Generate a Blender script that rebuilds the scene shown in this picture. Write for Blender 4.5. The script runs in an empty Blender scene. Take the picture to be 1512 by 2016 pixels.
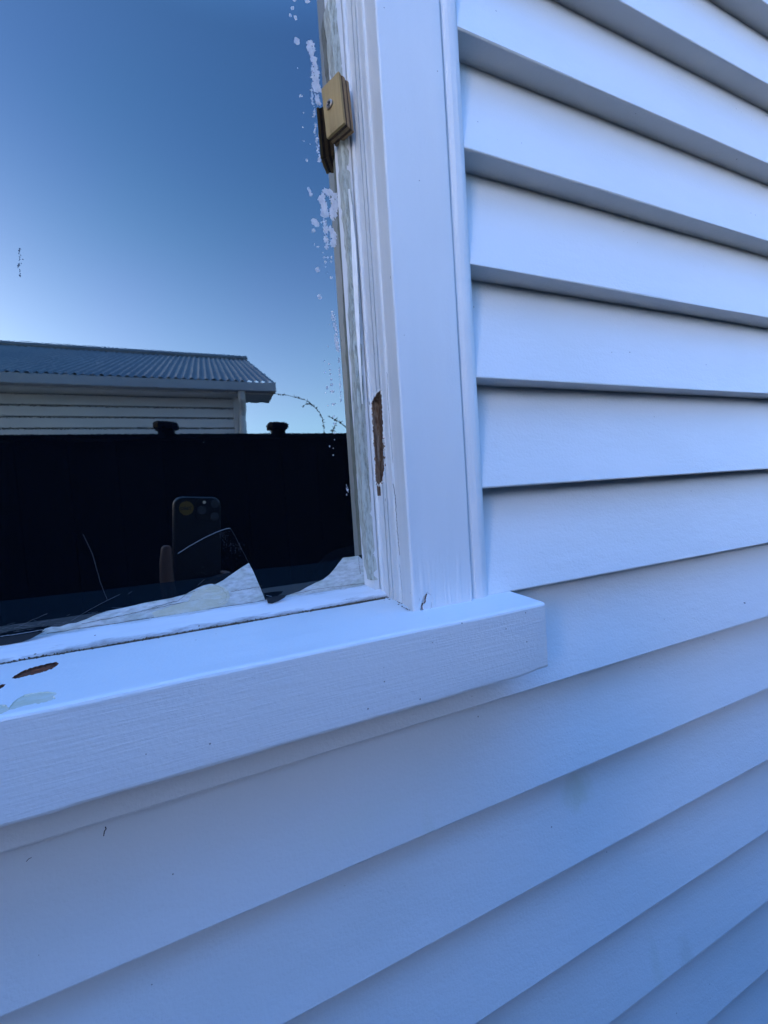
import bpy, bmesh, math, random
from mathutils import Vector, Matrix, Euler, noise
R = math.radians
scn = bpy.context.scene
col = scn.collection
random.seed(7)

# ------------------------------------------------------------------ camera
FPX = 804.14                                  # focal length in photo pixels (photo is 1512 wide)
CR = Vector((0.92192474, -0.38189042, -0.06491906))
CU = Vector((0.07796085, 0.01875937, 0.99677991))
CF = Vector((0.37944286, 0.9240172, -0.04706722))
CPOS = Vector((0, -.32, 0))
cam_d = bpy.data.cameras.new('camera')
cam = bpy.data.objects.new('camera', cam_d); col.objects.link(cam)
cam.matrix_world = Matrix(((CR.x, CU.x, -CF.x, CPOS.x), (CR.y, CU.y, -CF.y, CPOS.y), (CR.z, CU.z, -CF.z, CPOS.z), (0, 0, 0, 1)))
cam_d.sensor_fit = 'HORIZONTAL'; cam_d.sensor_width = 36; cam_d.lens = FPX / 1512 * 36
cam_d.clip_start = .001; cam_d.clip_end = 500
scn.camera = cam

# ------------------------------------------------------------------ sky, sun, exposure
SUN_EL, SUN_AZ = R(14), R(-114)               # azimuth from +Y towards +X ; sun low on the left, kept off the wall by an added unseen block
w = bpy.data.worlds.new('World'); scn.world = w; w.use_nodes = True
nt = w.node_tree; nt.nodes.clear()
out = nt.nodes.new('ShaderNodeOutputWorld'); bg = nt.nodes.new('ShaderNodeBackground')
sky = nt.nodes.new('ShaderNodeTexSky'); sky.sky_type = 'NISHITA'; sky.sun_disc = False
sky.sun_elevation = SUN_EL; sky.sun_rotation = SUN_AZ
sky.air_density = 1; sky.dust_density = 3; sky.ozone_density = 6
tint = nt.nodes.new('ShaderNodeMix'); tint.data_type = 'RGBA'; tint.blend_type = 'MULTIPLY'
tint.inputs[0].default_value = 1; tint.inputs[7].default_value = (.72, .935, 1.17, 1)
nt.links.new(sky.outputs[0], tint.inputs[6]); 
# added gain, like pale haze, brightening the sky towards the horizon
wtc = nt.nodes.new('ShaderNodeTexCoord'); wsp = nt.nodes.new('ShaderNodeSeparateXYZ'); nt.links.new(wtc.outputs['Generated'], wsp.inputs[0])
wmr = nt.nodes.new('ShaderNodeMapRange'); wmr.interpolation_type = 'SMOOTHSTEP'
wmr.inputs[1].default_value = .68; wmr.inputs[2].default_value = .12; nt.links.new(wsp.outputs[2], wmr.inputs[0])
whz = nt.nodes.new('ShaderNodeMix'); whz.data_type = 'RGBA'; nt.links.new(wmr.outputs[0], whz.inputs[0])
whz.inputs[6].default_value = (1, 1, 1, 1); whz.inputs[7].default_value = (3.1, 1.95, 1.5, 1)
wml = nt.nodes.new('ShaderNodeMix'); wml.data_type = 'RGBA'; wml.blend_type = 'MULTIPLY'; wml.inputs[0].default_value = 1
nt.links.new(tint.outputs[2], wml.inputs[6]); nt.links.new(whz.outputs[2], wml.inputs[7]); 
# cooler again right at the horizon
wm3 = nt.nodes.new('ShaderNodeMapRange'); wm3.interpolation_type = 'SMOOTHSTEP'
wm3.inputs[1].default_value = .24; wm3.inputs[2].default_value = .04; nt.links.new(wsp.outputs[2], wm3.inputs[0])
wz3 = nt.nodes.new('ShaderNodeMix'); wz3.data_type = 'RGBA'; nt.links.new(wm3.outputs[0], wz3.inputs[0])
wz3.inputs[6].default_value = (1, 1, 1, 1); wz3.inputs[7].default_value = (.9, 1.1, 1.25, 1)
wl3 = nt.nodes.new('ShaderNodeMix'); wl3.data_type = 'RGBA'; wl3.blend_type = 'MULTIPLY'; wl3.inputs[0].default_value = 1
nt.links.new(wml.outputs[2], wl3.inputs[6]); nt.links.new(wz3.outputs[2], wl3.inputs[7])
# gain added to the unseen sky overhead, to brighten upward faces
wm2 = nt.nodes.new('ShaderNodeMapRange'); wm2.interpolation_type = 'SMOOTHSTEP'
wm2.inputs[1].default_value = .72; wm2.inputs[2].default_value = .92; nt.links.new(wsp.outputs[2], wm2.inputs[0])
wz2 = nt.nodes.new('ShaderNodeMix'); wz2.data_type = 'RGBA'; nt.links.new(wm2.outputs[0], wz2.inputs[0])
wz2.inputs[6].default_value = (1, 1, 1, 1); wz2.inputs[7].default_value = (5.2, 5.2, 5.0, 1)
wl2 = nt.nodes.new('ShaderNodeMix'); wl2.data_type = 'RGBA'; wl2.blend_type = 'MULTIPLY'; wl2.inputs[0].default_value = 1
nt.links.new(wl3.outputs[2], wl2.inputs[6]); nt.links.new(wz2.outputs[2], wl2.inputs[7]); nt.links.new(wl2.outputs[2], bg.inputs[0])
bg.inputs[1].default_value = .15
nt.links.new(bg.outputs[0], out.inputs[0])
sun_d = bpy.data.lights.new('sun', 'SUN'); sun_d.energy = 2.0; sun_d.angle = R(.5); sun_d.color = (1, .93, .82)
sun = bpy.data.objects.new('sun', sun_d); col.objects.link(sun)
sdir = Vector((math.sin(SUN_AZ) * math.cos(SUN_EL), math.cos(SUN_AZ) * math.cos(SUN_EL), math.sin(SUN_EL)))
sun.rotation_euler = sdir.to_track_quat('Z', 'Y').to_euler(); sun.location = sdir * 30
scn.view_settings.view_transform = 'Standard'; scn.view_settings.look = 'None'
scn.view_settings.gamma = 1; scn.view_settings.exposure = 1.84
scn.cycles.max_bounces = 8; scn.cycles.glossy_bounces = 4

# ------------------------------------------------------------------ where things sit (measured against the wall planes)
def ray(px, py): return CF * FPX + CR * (px - 756) - CU * (py - 1008)
def onY(px, py, Y):
    d = ray(px, py); t = (Y - CPOS.y) / d.y; return d * t + CPOS
def onX(px, py, X):
    d = ray(px, py); t = X / d.x; return d * t + CPOS
def onZ(px, py, Z):
    d = ray(px, py); t = Z / d.z; return d * t + CPOS
def across(px, py, L):                        # a point seen mirrored in the pane, L metres from the pane plus eye distance
    d = ray(px, py); q = d * (L / d.y); return Vector((q.x, -(L - .34), q.z))

# ------------------------------------------------------------------ materials
def mat(name, base=(.8, .8, .8), rough=.5, bumps=(), vary=None, specks=None, stains=(), metallic=0, spec=.5, dirt=None):
    """bumps: (scale xyz, strength, distance, detail); vary: (scale, dark colour, amount); stains: (centre, radius xyz, colour, amount)"""
    m = bpy.data.materials.new(name); m.use_nodes = True
    n = m.node_tree; N = n.nodes; L = n.links
    b = N['Principled BSDF']
    b.inputs['Roughness'].default_value = rough; b.inputs['Metallic'].default_value = metallic
    b.inputs['Specular IOR Level'].default_value = spec
    tc = N.new('ShaderNodeTexCoord')
    rgb = N.new('ShaderNodeRGB'); rgb.outputs[0].default_value = (*base, 1); c = rgb.outputs[0]
    def mapped(sc, loc=(0, 0, 0)):
        mp = N.new('ShaderNodeMapping'); mp.inputs['Scale'].default_value = sc; mp.inputs['Location'].default_value = loc
        L.new(tc.outputs['Object'], mp.inputs[0]); return mp.outputs[0]
    def nz(sc, detail=3, rough_=.6):
        t = N.new('ShaderNodeTexNoise'); t.inputs['Scale'].default_value = 1; t.inputs['Detail'].default_value = detail
        t.inputs['Roughness'].default_value = rough_
        L.new(mapped(sc), t.inputs[0]); return t.outputs[0]
    def ramp(v, lo, hi):
        r = N.new('ShaderNodeMapRange'); r.inputs[1].default_value = lo; r.inputs[2].default_value = hi
        L.new(v, r.inputs[0]); return r.outputs[0]
    def mathn(op, a, bb):
        q = N.new('ShaderNodeMath'); q.operation = op
        for i, s in enumerate((a, bb)):
            if isinstance(s, (int, float)): q.inputs[i].default_value = s
            else: L.new(s, q.inputs[i])
        return q.outputs[0]
    def mixc(f, c1, colr):
        x = N.new('ShaderNodeMix'); x.data_type = 'RGBA'
        L.new(f, x.inputs[0]); L.new(c1, x.inputs[6]); x.inputs[7].default_value = (*colr, 1); return x.outputs[2]
    if vary:
        for sc, colr, amt in vary:
            f = mathn('MULTIPLY', ramp(nz(sc), .42, .68), amt); c = mixc(f, c, colr)
    for cen, rad, colr, amt in stains:
        mp = N.new('ShaderNodeMapping'); mp.vector_type = 'POINT'
        mp.inputs['Scale'].default_value = tuple(1 / r_ for r_ in rad)
        mp.inputs['Location'].default_value = tuple(-a / r_ for a, r_ in zip(cen, rad))
        L.new(tc.outputs['Object'], mp.inputs[0])
        ln = N.new('ShaderNodeVectorMath'); ln.operation = 'LENGTH'; L.new(mp.outputs[0], ln.inputs[0])
        d = mathn('ADD', ln.outputs['Value'], mathn('MULTIPLY', mathn('SUBTRACT', nz((90, 90, 90)), .5), 1.2))
        f = mathn('MULTIPLY', ramp(d, 1.0, .25), amt); c = mixc(f, c, colr)
    if specks:
        sc, thr, colr = specks
        v = N.new('ShaderNodeTexVoronoi'); v.inputs['Scale'].default_value = 1; L.new(mapped(sc), v.inputs[0])
        d = mathn('ADD', v.outputs['Distance'], mathn('MULTIPLY', v.outputs['Color'], .0))
        wn = N.new('ShaderNodeSeparateColor'); L.new(v.outputs['Color'], wn.inputs[0])
        keep = mathn('GREATER_THAN', wn.outputs[0], .86)
        size = mathn('MULTIPLY', wn.outputs[1], thr)
        f = mathn('MULTIPLY', mathn('LESS_THAN', v.outputs['Distance'], size), keep)
        f = mathn('MULTIPLY', f, .75); c = mixc(f, c, colr)
    if dirt:
        for z0, z1, colr, amt, sc in dirt:     # grime sitting along one level, broken by noise
            sp = N.new('ShaderNodeSeparateXYZ'); L.new(tc.outputs['Object'], sp.inputs[0])
            zz = mathn('ADD', sp.outputs[2], mathn('MULTIPLY', mathn('SUBTRACT', nz(sc, 6, .75), .5), abs(z1 - z0) * 3.2))
            f = mathn('MULTIPLY', ramp(zz, z0, z1), amt); c = mixc(f, c, colr)
    L.new(c, b.inputs['Base Color'])
    prev = None
    for sc, st, dist, det in bumps:
        bp = N.new('ShaderNodeBump'); bp.inputs['Strength'].default_value = st; bp.inputs['Distance'].default_value = dist
        L.new(nz(sc, det), bp.inputs['Height'])
        if prev: L.new(prev, bp.inputs['Normal'])
        prev = bp.outputs[0]
    if prev: L.new(prev, b.inputs['Normal'])
    return m

WHITE = (.64, .655, .66)
SPK = (.10, .10, .09)
def P_(px, py, Y): return tuple(onY(px, py, Y))
m_board = mat('weatherboard_paint', WHITE, .5,
    bumps=(((420, 420, 420), .5, .0006, 2), ((60, 40, 160), .26, .0015, 3), ((7, 7, 30), .25, .003, 2)),
    vary=(((6, 20, 14), (.57, .595, .59), .45),), specks=((120, 120, 120), .085, SPK),
    stains=((P_(1150, 1565, -.045), (.022, .05, .02), (.50, .52, .42), .55),
            (P_(1290, 1905, -.045), (.010, .05, .030), (.55, .58, .52), .4),
            (P_(1345, 1880, -.045), (.014, .05, .030), (.48, .50, .46), .35),
            (P_(700, 1620, -.045), (.05, .05, .015), (.62, .65, .60), .3),
            (P_(840, 1640, -.045), (.006, .05, .03), (.58, .60, .55), .35)))
m_casing = mat('casing_paint', WHITE, .42,
    bumps=(((500, 500, 500), .35, .0006, 2), ((150, 150, 12), .22, .0012, 3), ((30, 30, 30), .2, .002, 2)),
    vary=(((20, 20, 9), (.59, .61, .62), .4),), specks=((150, 150, 150), .09, SPK))
m_jamb = mat('jamb_paint', (.63, .645, .635), .45,
    bumps=(((350, 350, 30), .25, .0008, 3), ((700, 700, 700), .3, .0005, 2)),
    vary=(((160, 160, 14), (.50, .52, .49), .2), ((40, 40, 8), (.56, .57, .57), .2)), specks=((260, 260, 120), .2, SPK))
m_sill = mat('sill_paint', WHITE, .45,
    bumps=(((45, 800, 800), .27, .0009, 5), ((12, 200, 200), .16, .0014, 4), ((420, 420, 420), .3, .0006, 2)),
    vary=(((10, 30, 40), (.59, .61, .63), .35),), specks=((170, 170, 170), .10, SPK))
m_rail = mat('rail_paint', (.62, .63, .65), .5,
    bumps=(((60, 400, 400), .25, .0008, 4), ((500, 500, 500), .2, .0005, 2)),
    vary=(((30, 200, 200), (.54, .54, .53), .4),), specks=((240, 240, 240), .2, (.12, .09, .06)),
    dirt=((-.0835, -.0866, (.10, .08, .055), .85, (40, 160, 160)), (-.0786, -.0774, (.20, .19, .16), .7, (60, 200, 200))))
m_putty = mat('old_putty', (.47, .50, .44), .7,
    bumps=(((260, 260, 70), .9, .002, 5), ((900, 900, 900), .5, .0008, 3)),
    vary=(((500, 500, 110), (.16, .17, .13), .85), ((90, 90, 30), (.42, .44, .38), .6)))
m_putty2 = mat('bottom_putty_paint', (.56, .58, .57), .55,
    bumps=(((60, 200, 200), .5, .0015, 4), ((500, 500, 500), .3, .0005, 2)),
    vary=(((60, 160, 160), (.42, .45, .38), .7), ((160, 420, 420), (.20, .20, .16), .5)))
m_bare = mat('bare_primer', (.50, .48, .36), .8, bumps=(((200, 600, 600), .6, .0008, 4),), vary=(((150, 400, 400), (.56, .57, .52), .7),))
m_rot = mat('rotten_wood', (.17, .085, .04), .9, bumps=(((400, 400, 40), 1, .003, 5),),
    vary=(((500, 500, 25), (.05, .025, .014), .95), ((700, 700, 60), (.42, .34, .26), .5)))
m_rot2 = mat('rust_brown_wood', (.16, .05, .022), .9, bumps=(((60, 500, 500), 1, .003, 5),), vary=(((70, 600, 600), (.02, .008, .005), .9),))
m_crack = mat('crack_dark', (.03, .03, .028), .9)
m_smear = mat('dried_paint_smear', (.80, .80, .82), .5, bumps=(((500, 500, 500), .8, .0012, 3),), vary=(((420, 420, 300), (.5, .52, .58), .6),))
m_smear.node_tree.nodes['Principled BSDF'].inputs['Alpha'].default_value = .62
m_peel = mat('peeling_paint', (.80, .79, .75), .5, bumps=(((300, 300, 30), .5, .001, 3),), vary=(((200, 200, 30), (.55, .55, .48), .7),))
m_ply = mat('plywood_face', (.35, .235, .085), .7, bumps=(((700, 700, 60), .7, .0008, 4),), vary=(((420, 420, 30), (.27, .17, .06), .7),))
m_plyL = mat('plywood_light_ply', (.30, .19, .09), .8, bumps=(((500, 500, 80), .8, .001, 4),), vary=(((600, 600, 80), (.22, .13, .06), .7),))
m_plyD = mat('plywood_dark_ply', (.115, .06, .03), .9, bumps=(((900, 900, 900), 1, .001, 4),), vary=(((500, 500, 300), (.03, .018, .01), .8),))
m_screw = mat('screw_zinc', (.30, .24, .19), .4, metallic=1, bumps=(((900, 900, 900), .3, .0004, 2),))
m_hole = mat('screw_recess', (.01, .01, .01), .8)
m_fence = mat('black_fence_stain', (.003, .0035, .004), .95, spec=.05, bumps=(((30, 30, 3), .6, .004, 4),), vary=(((12, 12, 1), (.005, .005, .006), .7),))
m_nb = mat('neighbour_wall_paint', (.62, .64, .64), .6, bumps=(((60, 60, 60), .2, .002, 2),), vary=(((1, 4, 3), (.52, .54, .53), .5),))
m_nbtrim = mat('neighbour_trim_paint', (.66, .68, .68), .55, vary=(((2, 2, 2), (.5, .52, .5), .5),))
m_gut = mat('gutter_metal', (.33, .35, .37), .5, vary=(((2, 2, 2), (.25, .26, .27), .5),))
m_roof = mat('corrugated_iron', (.125, .14, .15), .6, metallic=.2, bumps=(((8, 8, 8), .2, .004, 3),), vary=(((1.3, .9, 1), (.085, .10, .12), .7),), specks=((2.2, 2.2, 2.2), .08, (.03, .03, .03)))
m_ground = mat('lawn_and_dirt', (.020, .023, .025), .95, bumps=(((25, 25, 25), .8, .02, 5),), vary=(((2, 2, 2), (.034, .033, .032), .7),))
m_path = mat('concrete_path', (.042, .045, .048), .9, bumps=(((60, 60, 60), .5, .004, 4),), vary=(((5, 5, 5), (.03, .032, .034), .7),))
m_cane = mat('bramble_cane', (.035, .04, .025), .8)
m_leaf = mat('bramble_leaf', (.02, .028, .012), .8)
m_room = mat('dark_room', (.03, .03, .03), .9)
m_skin = mat('skin', (.11, .055, .036), .6, bumps=(((300, 300, 300), .3, .0006, 3),), vary=(((60, 60, 60), (.09, .042, .028), .5),))
m_cloth = mat('dark_cloth', (.004, .005, .007), 1, spec=.03, bumps=(((500, 500, 500), .5, .001, 2),))
m_trous = mat('dark_denim', (.02, .025, .04), .95, bumps=(((600, 600, 600), .5, .001, 2),))
m_hair = mat('dark_hair', (.02, .014, .01), .6, bumps=(((400, 400, 60), .8, .003, 3),))
m_phone = mat('phone_glass_back', (.003, .005, .007), .45, spec=.25)
m_phonef = mat('phone_frame', (.05, .055, .06), .35, metallic=.8)
m_lens = mat('phone_lens', (.01, .01, .015), .08)
m_stick = mat('yellow_sticker', (.16, .10, .008), .7)
m_ink = mat('sticker_ink', (.03, .025, .02), .7)
m_screen = mat('phone_screen', (.01, .01, .012), .1)

# tinted reflective film on the pane
def film(FR=.33, dif=(.0015, .0022, .004)):
    m = bpy.data.materials.new('tinted_window_glass'); m.use_nodes = True
    n = m.node_tree; N = n.nodes; L = n.links; N.clear()
    o = N.new('ShaderNodeOutputMaterial'); add = N.new('ShaderNodeAddShader')
    g = N.new('ShaderNodeBsdfGlossy'); g.inputs['Roughness'].default_value = .0
    d = N.new('ShaderNodeBsdfDiffuse'); d.inputs[0].default_value = (*dif, 1)
    tc = N.new('ShaderNodeTexCoord')
    n1 = N.new('ShaderNodeTexNoise'); n1.inputs['Scale'].default_value = 7; n1.inputs['Detail'].default_value = 1.5
    L.new(tc.outputs['Object'], n1.inputs[0])
    cr = N.new('ShaderNodeValToRGB')
    cr.color_ramp.elements[0].position = .35; cr.color_ramp.elements[0].color = (FR * 1.02, FR * 1.05, FR * .90, 1)
    cr.color_ramp.elements[1].position = .65; cr.color_ramp.elements[1].color = (FR * 1.06, FR * 1.01, FR * .92, 1)
    L.new(n1.outputs[0], cr.inputs[0]); L.new(cr.outputs[0], g.inputs[0])
    n2 = N.new('ShaderNodeTexNoise'); n2.inputs['Scale'].default_value = 900; n2.inputs['Detail'].default_value = 2
    L.new(tc.outputs['Object'], n2.inputs[0])
    b = N.new('ShaderNodeBump'); b.inputs['Strength'].default_value = .05; b.inputs['Distance'].default_value = .00003
    L.new(n2.outputs[0], b.inputs['Height'])
    n3 = N.new('ShaderNodeTexNoise'); n3.inputs['Scale'].default_value = 5; L.new(tc.outputs['Object'], n3.inputs[0])
    b2 = N.new('ShaderNodeBump'); b2.inputs['Strength'].default_value = .05; b2.inputs['Distance'].default_value = .0006
    L.new(n3.outputs[0], b2.inputs['Height']); L.new(b.outputs[0], b2.inputs['Normal']); L.new(b2.outputs[0], g.inputs['Normal'])
    L.new(g.outputs[0], add.inputs[0]); L.new(d.outputs[0], add.inputs[1]); L.new(add.outputs[0], o.inputs[0])
    return m
m_film = film()
m_band = film(.06, (.004, .009, .014))

# ------------------------------------------------------------------ mesh helpers
def link(name, me, m, parent=None):
    o = bpy.data.objects.new(name, me); col.objects.link(o)
    if m is not None and not me.materials:
        for x in (m if isinstance(m, (list, tuple)) else (m,)): me.materials.append(x)
    if parent: o.parent = parent
    return o
def obj(name, bm, m, parent=None, smooth=False):
    bmesh.ops.recalc_face_normals(bm, faces=bm.faces)
    me = bpy.data.meshes.new(name); bm.to_mesh(me); bm.free()
    if smooth:
        for p in me.polygons: p.use_smooth = True
    return link(name, me, m, parent)
def tag(o, label=None, cat=None, group=None, kind=None):
    if label: o['label'] = label
    if cat: o['category'] = cat
    if group: o['group'] = group
    if kind: o['kind'] = kind
    return o
def empty(name, loc=(0, 0, 0)):
    o = bpy.data.objects.new(name, None); col.objects.link(o); o.empty_display_size = .1
    return o
def box(bm, lo, hi):
    vs = [bm.verts.new((x, y, z)) for x in (lo[0], hi[0]) for y in (lo[1], hi[1]) for z in (lo[2], hi[2])]
    for f in ((0, 1, 3, 2), (4, 6, 7, 5), (0, 4, 5, 1), (2, 3, 7, 6), (0, 2, 6, 4), (1, 5, 7, 3)):
        bm.faces.new([vs[i] for i in f])
    return vs
def bevel(bm, w_, seg=2):
    bmesh.ops.recalc_face_normals(bm, faces=bm.faces)
    es = [e for e in bm.edges if len(e.link_faces) == 2 and e.calc_face_angle(0) > .5]
    bmesh.ops.bevel(bm, geom=es, offset=w_, segments=seg, affect='EDGES', profile=.6)
def prism(bm, a, b_):                          # two matching outlines
    n = len(a); va = [bm.verts.new(p) for p in a]; vb = [bm.verts.new(p) for p in b_]
    bm.faces.new(va); bm.faces.new(vb[::-1])
    for i in range(n): bm.faces.new((va[i], vb[i], vb[(i + 1) % n], va[(i + 1) % n]))
def extrude_z(bm, prof, z0, z1, n=1, wob=0, seed=0):      # closed (x,y) outline swept up, with a slight hand-painted waver
    rings = []
    for k in range(n + 1):
        z = z0 + (z1 - z0) * k / n
        rings.append([bm.verts.new((x + wob * noise.noise((i * 3.1 + seed, z * 9, 0)), y + wob * noise.noise((i * 3.1 + seed, z * 9, 7)), z)) for i, (x, y) in enumerate(prof)])
    for a, b_ in zip(rings, rings[1:]):
        for i in range(len(prof)):
            j = (i + 1) % len(prof); bm.faces.new((a[i], a[j], b_[j], b_[i]))
    bm.faces.new(rings[0]); bm.faces.new(rings[-1][::-1])
def extrude_x(bm, prof, x0, x1, n=1, wob=0, seed=0):      # closed (y,z) outline
    rings = []
    for k in range(n + 1):
        x = x0 + (x1 - x0) * k / n
        rings.append([bm.verts.new((x, y + wob * noise.noise((i * 3.1 + seed, x * 9, 0)), z + wob * noise.noise((i * 3.1 + seed, x * 9, 7)))) for i, (y, z) in enumerate(prof)])
    for a, b_ in zip(rings, rings[1:]):
        for i in range(len(prof)):
            j = (i + 1) % len(prof); bm.faces.new((a[i], a[j], b_[j], b_[i]))
    bm.faces.new(rings[0]); bm.faces.new(rings[-1][::-1])
def tube(bm, pts, rad, seg=6):
    pts = [Vector(p) for p in pts]; rings = []
    rr = rad if isinstance(rad, (list, tuple)) else [rad] * len(pts)
    for i, p in enumerate(pts):
        t = (pts[min(i + 1, len(pts) - 1)] - pts[max(i - 1, 0)]).normalized()
        a = t.orthogonal().normalized() if i == 0 else (a - t * a.dot(t)).normalized()
        b_ = t.cross(a)
        rings.append([bm.verts.new(p + (a * math.cos(2 * math.pi * k / seg) + b_ * math.sin(2 * math.pi * k / seg)) * rr[i]) for k in range(seg)])
    for a_, b2 in zip(rings, rings[1:]):
        for k in range(seg): bm.faces.new((a_[k], a_[(k + 1) % seg], b2[(k + 1) % seg], b2[k]))
    bm.faces.new(rings[0]); bm.faces.new(rings[-1][::-1])
def jag(pts, n=4, amp=.0006, seed=0):          # roughen a 3D outline that lies on a plane
    o = []
    for i in range(len(pts)):
        a, b_ = pts[i], pts[(i + 1) % len(pts)]
        d = b_ - a
        for k in range(n):
            q = a + d * (k / n); v = noise.noise_vector(q * 700 + Vector((seed, 0, 0)))
            v2 = noise.noise_vector(q * 2500 + Vector((seed, 5, 0)))
            o.append(q + (v + v2 * .5) * amp)
    return o
def flat(o, axis, v):
    for p in o: p[axis] = v
    return o
def to_px(p):
    v = p - CPOS; d = v.dot(CF); return 756 + FPX * v.dot(CR) / d, 1008 - FPX * v.dot(CU) / d
def inside(q, poly):
    c_ = False; x, y = q
    for i in range(len(poly)):
        (x1, y1), (x2, y2) = poly[i], poly[i - 1]
        if (y1 > y) != (y2 > y) and x < (x2 - x1) * (y - y1) / (y2 - y1) + x1: c_ = not c_
    return c_
def rough_poly(pts, n, amp, seed):
    o = []
    for i in range(len(pts)):
        a, b_ = pts[i], pts[(i + 1) % len(pts)]
        for k in range(n):
            x, y = a[0] + (b_[0] - a[0]) * k / n, a[1] + (b_[1] - a[1]) * k / n
            v = noise.noise_vector((x * .35, y * .35, seed)); o.append((x + v.x * amp, y + v.y * amp))
    return o
def dense(prof, i0, i1, step):                 # subdivide one stretch of an outline
    o = []
    for i, a in enumerate(prof):
        o.append(a)
        if i0 <= i < i1:
            b_ = prof[i + 1]; n = max(1, int(math.hypot(b_[0] - a[0], b_[1] - a[1]) / step))
            for k in range(1, n): o.append((a[0] + (b_[0] - a[0]) * k / n, a[1] + (b_[1] - a[1]) * k / n))
    return o
def sweep(place, nprof, stations, holes, sink, closed=True):
    """place(i, s) gives the point of outline index i at station s; points seen inside a hole outline sink by sink(p, k);
    returns the painted part and the bare wood laid open in the holes"""
    A = bmesh.new(); B = [bmesh.new() for _ in holes]; pos = []; bad = []
    for s_ in stations:
        row = []; br = []
        for i in range(nprof):
            p = place(i, s_); hit = 0
            if holes:
                q = to_px(p)
                for k, (poly, bb) in enumerate(holes):
                    if bb[0] < q[0] < bb[2] and bb[1] < q[1] < bb[3] and inside(q, poly):
                        p2 = sink(p, k)
                        if p2 is not None: p = p2; hit = k + 1
                        break
            row.append(p); br.append(hit)
        pos.append(row); bad.append(br)
    va = {}; vb = [{} for _ in holes]
    def gv(bm, d, r, i):
        if (r, i) not in d: d[(r, i)] = bm.verts.new(pos[r][i])
        return d[(r, i)]
    for r in range(len(stations) - 1):
        for i in range(nprof):
            j = (i + 1) % nprof; h = [bad[r][i], bad[r][j], bad[r + 1][j], bad[r + 1][i]]
            hk = max(h); bm, d = (B[hk - 1], vb[hk - 1]) if hk else (A, va)
            bm.faces.new([gv(bm, d, r, i), gv(bm, d, r, j), gv(bm, d, r + 1, j), gv(bm, d, r + 1, i)])
    A.faces.new([gv(A, va, 0, i) for i in range(nprof)]); A.faces.new([gv(A, va, len(stations) - 1, i) for i in range(nprof)][::-1])
    return A, B
def hole(poly): return (poly, (min(p[0] for p in poly), min(p[1] for p in poly), max(p[0] for p in poly), max(p[1] for p in poly)))
def stations(a, b_, n, fine=()):
    o = [a + (b_ - a) * k / n for k in range(n + 1)]
    for f0, f1, st in fine:
        o = [v for v in o if not f0 <= v <= f1] + [f0 + (f1 - f0) * k / int((f1 - f0) / st) for k in range(int((f1 - f0) / st) + 1)]
    return sorted(o)

# ------------------------------------------------------------------ ground
bm = bmesh.new(); box(bm, (-80, -80, -1.75), (80, 80, -1.6)); g = obj('ground', bm, m_ground); tag(g, kind='structure')
bm = bmesh.new(); box(bm, (-9, -1.25, -1.63), (9, .0, -1.57)); bevel(bm, .01); g = obj('path', bm, m_path); tag(g, kind='structure')

# ------------------------------------------------------------------ our house: weatherboard wall
house = tag(empty('house'), 'white weatherboard house with a peeling timber window in its wall', 'house')
SP, Z6, YB, TH = .0867, -.0884, -.0500, .0206
XR = .196                                      # boards start behind the scribing bead
bm = bmesh.new()
def board_row(bm, k, x0, x1, nx, top=9):
    z0 = Z6 + (6 - k) * SP; z1 = min(top, z0 + SP + .012)
    yb = YB; slope = TH / SP
    r1 = .0010
    prof = [(-.022, z0 + .0002), (YB + .0012, z0), (YB + .0002, z0 + .0005), (YB, z0 + .0014), (YB + slope * (z1 - z0), z1), (-.022, z1)]
    extrude_x(bm, prof, x0, x1, nx, .0005, k * 11)
for k in range(-20, 25):
    z = Z6 + (6 - k) * SP
    if z < -1.56: continue
    x0 = -5 if z < -.17 else XR
    if k == 7:                                 # notched round the sill: its top is cut down behind and left of the sill's end
        rings = []
        for x in [-5 + 5.2 * i / 40 for i in range(40)] + [.200, .206, .2065, .25] + [.25 + 4.25 * i / 24 for i in range(1, 25)]:
            t_ = -.1375 if x < .2062 else z + SP + .012
            pr = [(-.022, z + .0002), (YB + .0012, z), (YB + .0002, z + .0005), (YB, z + .0014), (YB + TH / SP * (t_ - z), t_), (-.022, t_)]
            rings.append([bm.verts.new((x, y + .0005 * noise.noise((i * 3.1 + 77, x * 9, 0)), zz + .0005 * noise.noise((i * 3.1 + 77, x * 9, 7)))) for i, (y, zz) in enumerate(pr)])
        for a_, b2 in zip(rings, rings[1:]):
            for i in range(6): bm.faces.new((a_[i], a_[(i + 1) % 6], b2[(i + 1) % 6], b2[i]))
    else: board_row(bm, k, x0 if z < -.17 else XR, 4.5, 60 if z < -.17 else 30)
wall = obj('wall', bm, m_board, house)
# the wall left of the window, out of the picture
bm = bmesh.new()
for k in range(-20, 8): board_row(bm, k, -5, -1.02, 8)
wl = obj('wall', bm, m_board, house)
bm = bmesh.new()                               # framing and gable ends behind the boards, open where the window is
for lo, hi in (((-5, -.0215, -1.6), (-1.0, .1, 1.75)), ((.14, -.0215, -1.6), (4.5, .1, 1.75)), ((-1.0, -.0215, -1.6), (.14, .1, -.135)), ((-1.0, -.0215, 1.2), (.14, .1, 1.75)),
               ((-5, .1, -1.6), (-4.9, 5, 1.75)), ((4.4, .1, -1.6), (4.5, 5, 1.75)), ((-4.9, 4.9, -1.6), (4.4, 5, 1.75)), ((-4.9, .1, 1.65), (4.4, 4.9, 1.75)), ((-4.9, .1, -.6), (4.4, 4.9, -.5))):
    box(bm, lo, hi)
obj('wall_framing', bm, m_room, house)
bm = bmesh.new()
prism(bm, [(-5.2, -.12, 1.755), (-5.2, 2.5, 2.7), (-5.2, 5.2, 1.755)], [(4.7, -.12, 1.755), (4.7, 2.5, 2.7), (4.7, 5.2, 1.755)])
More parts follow.
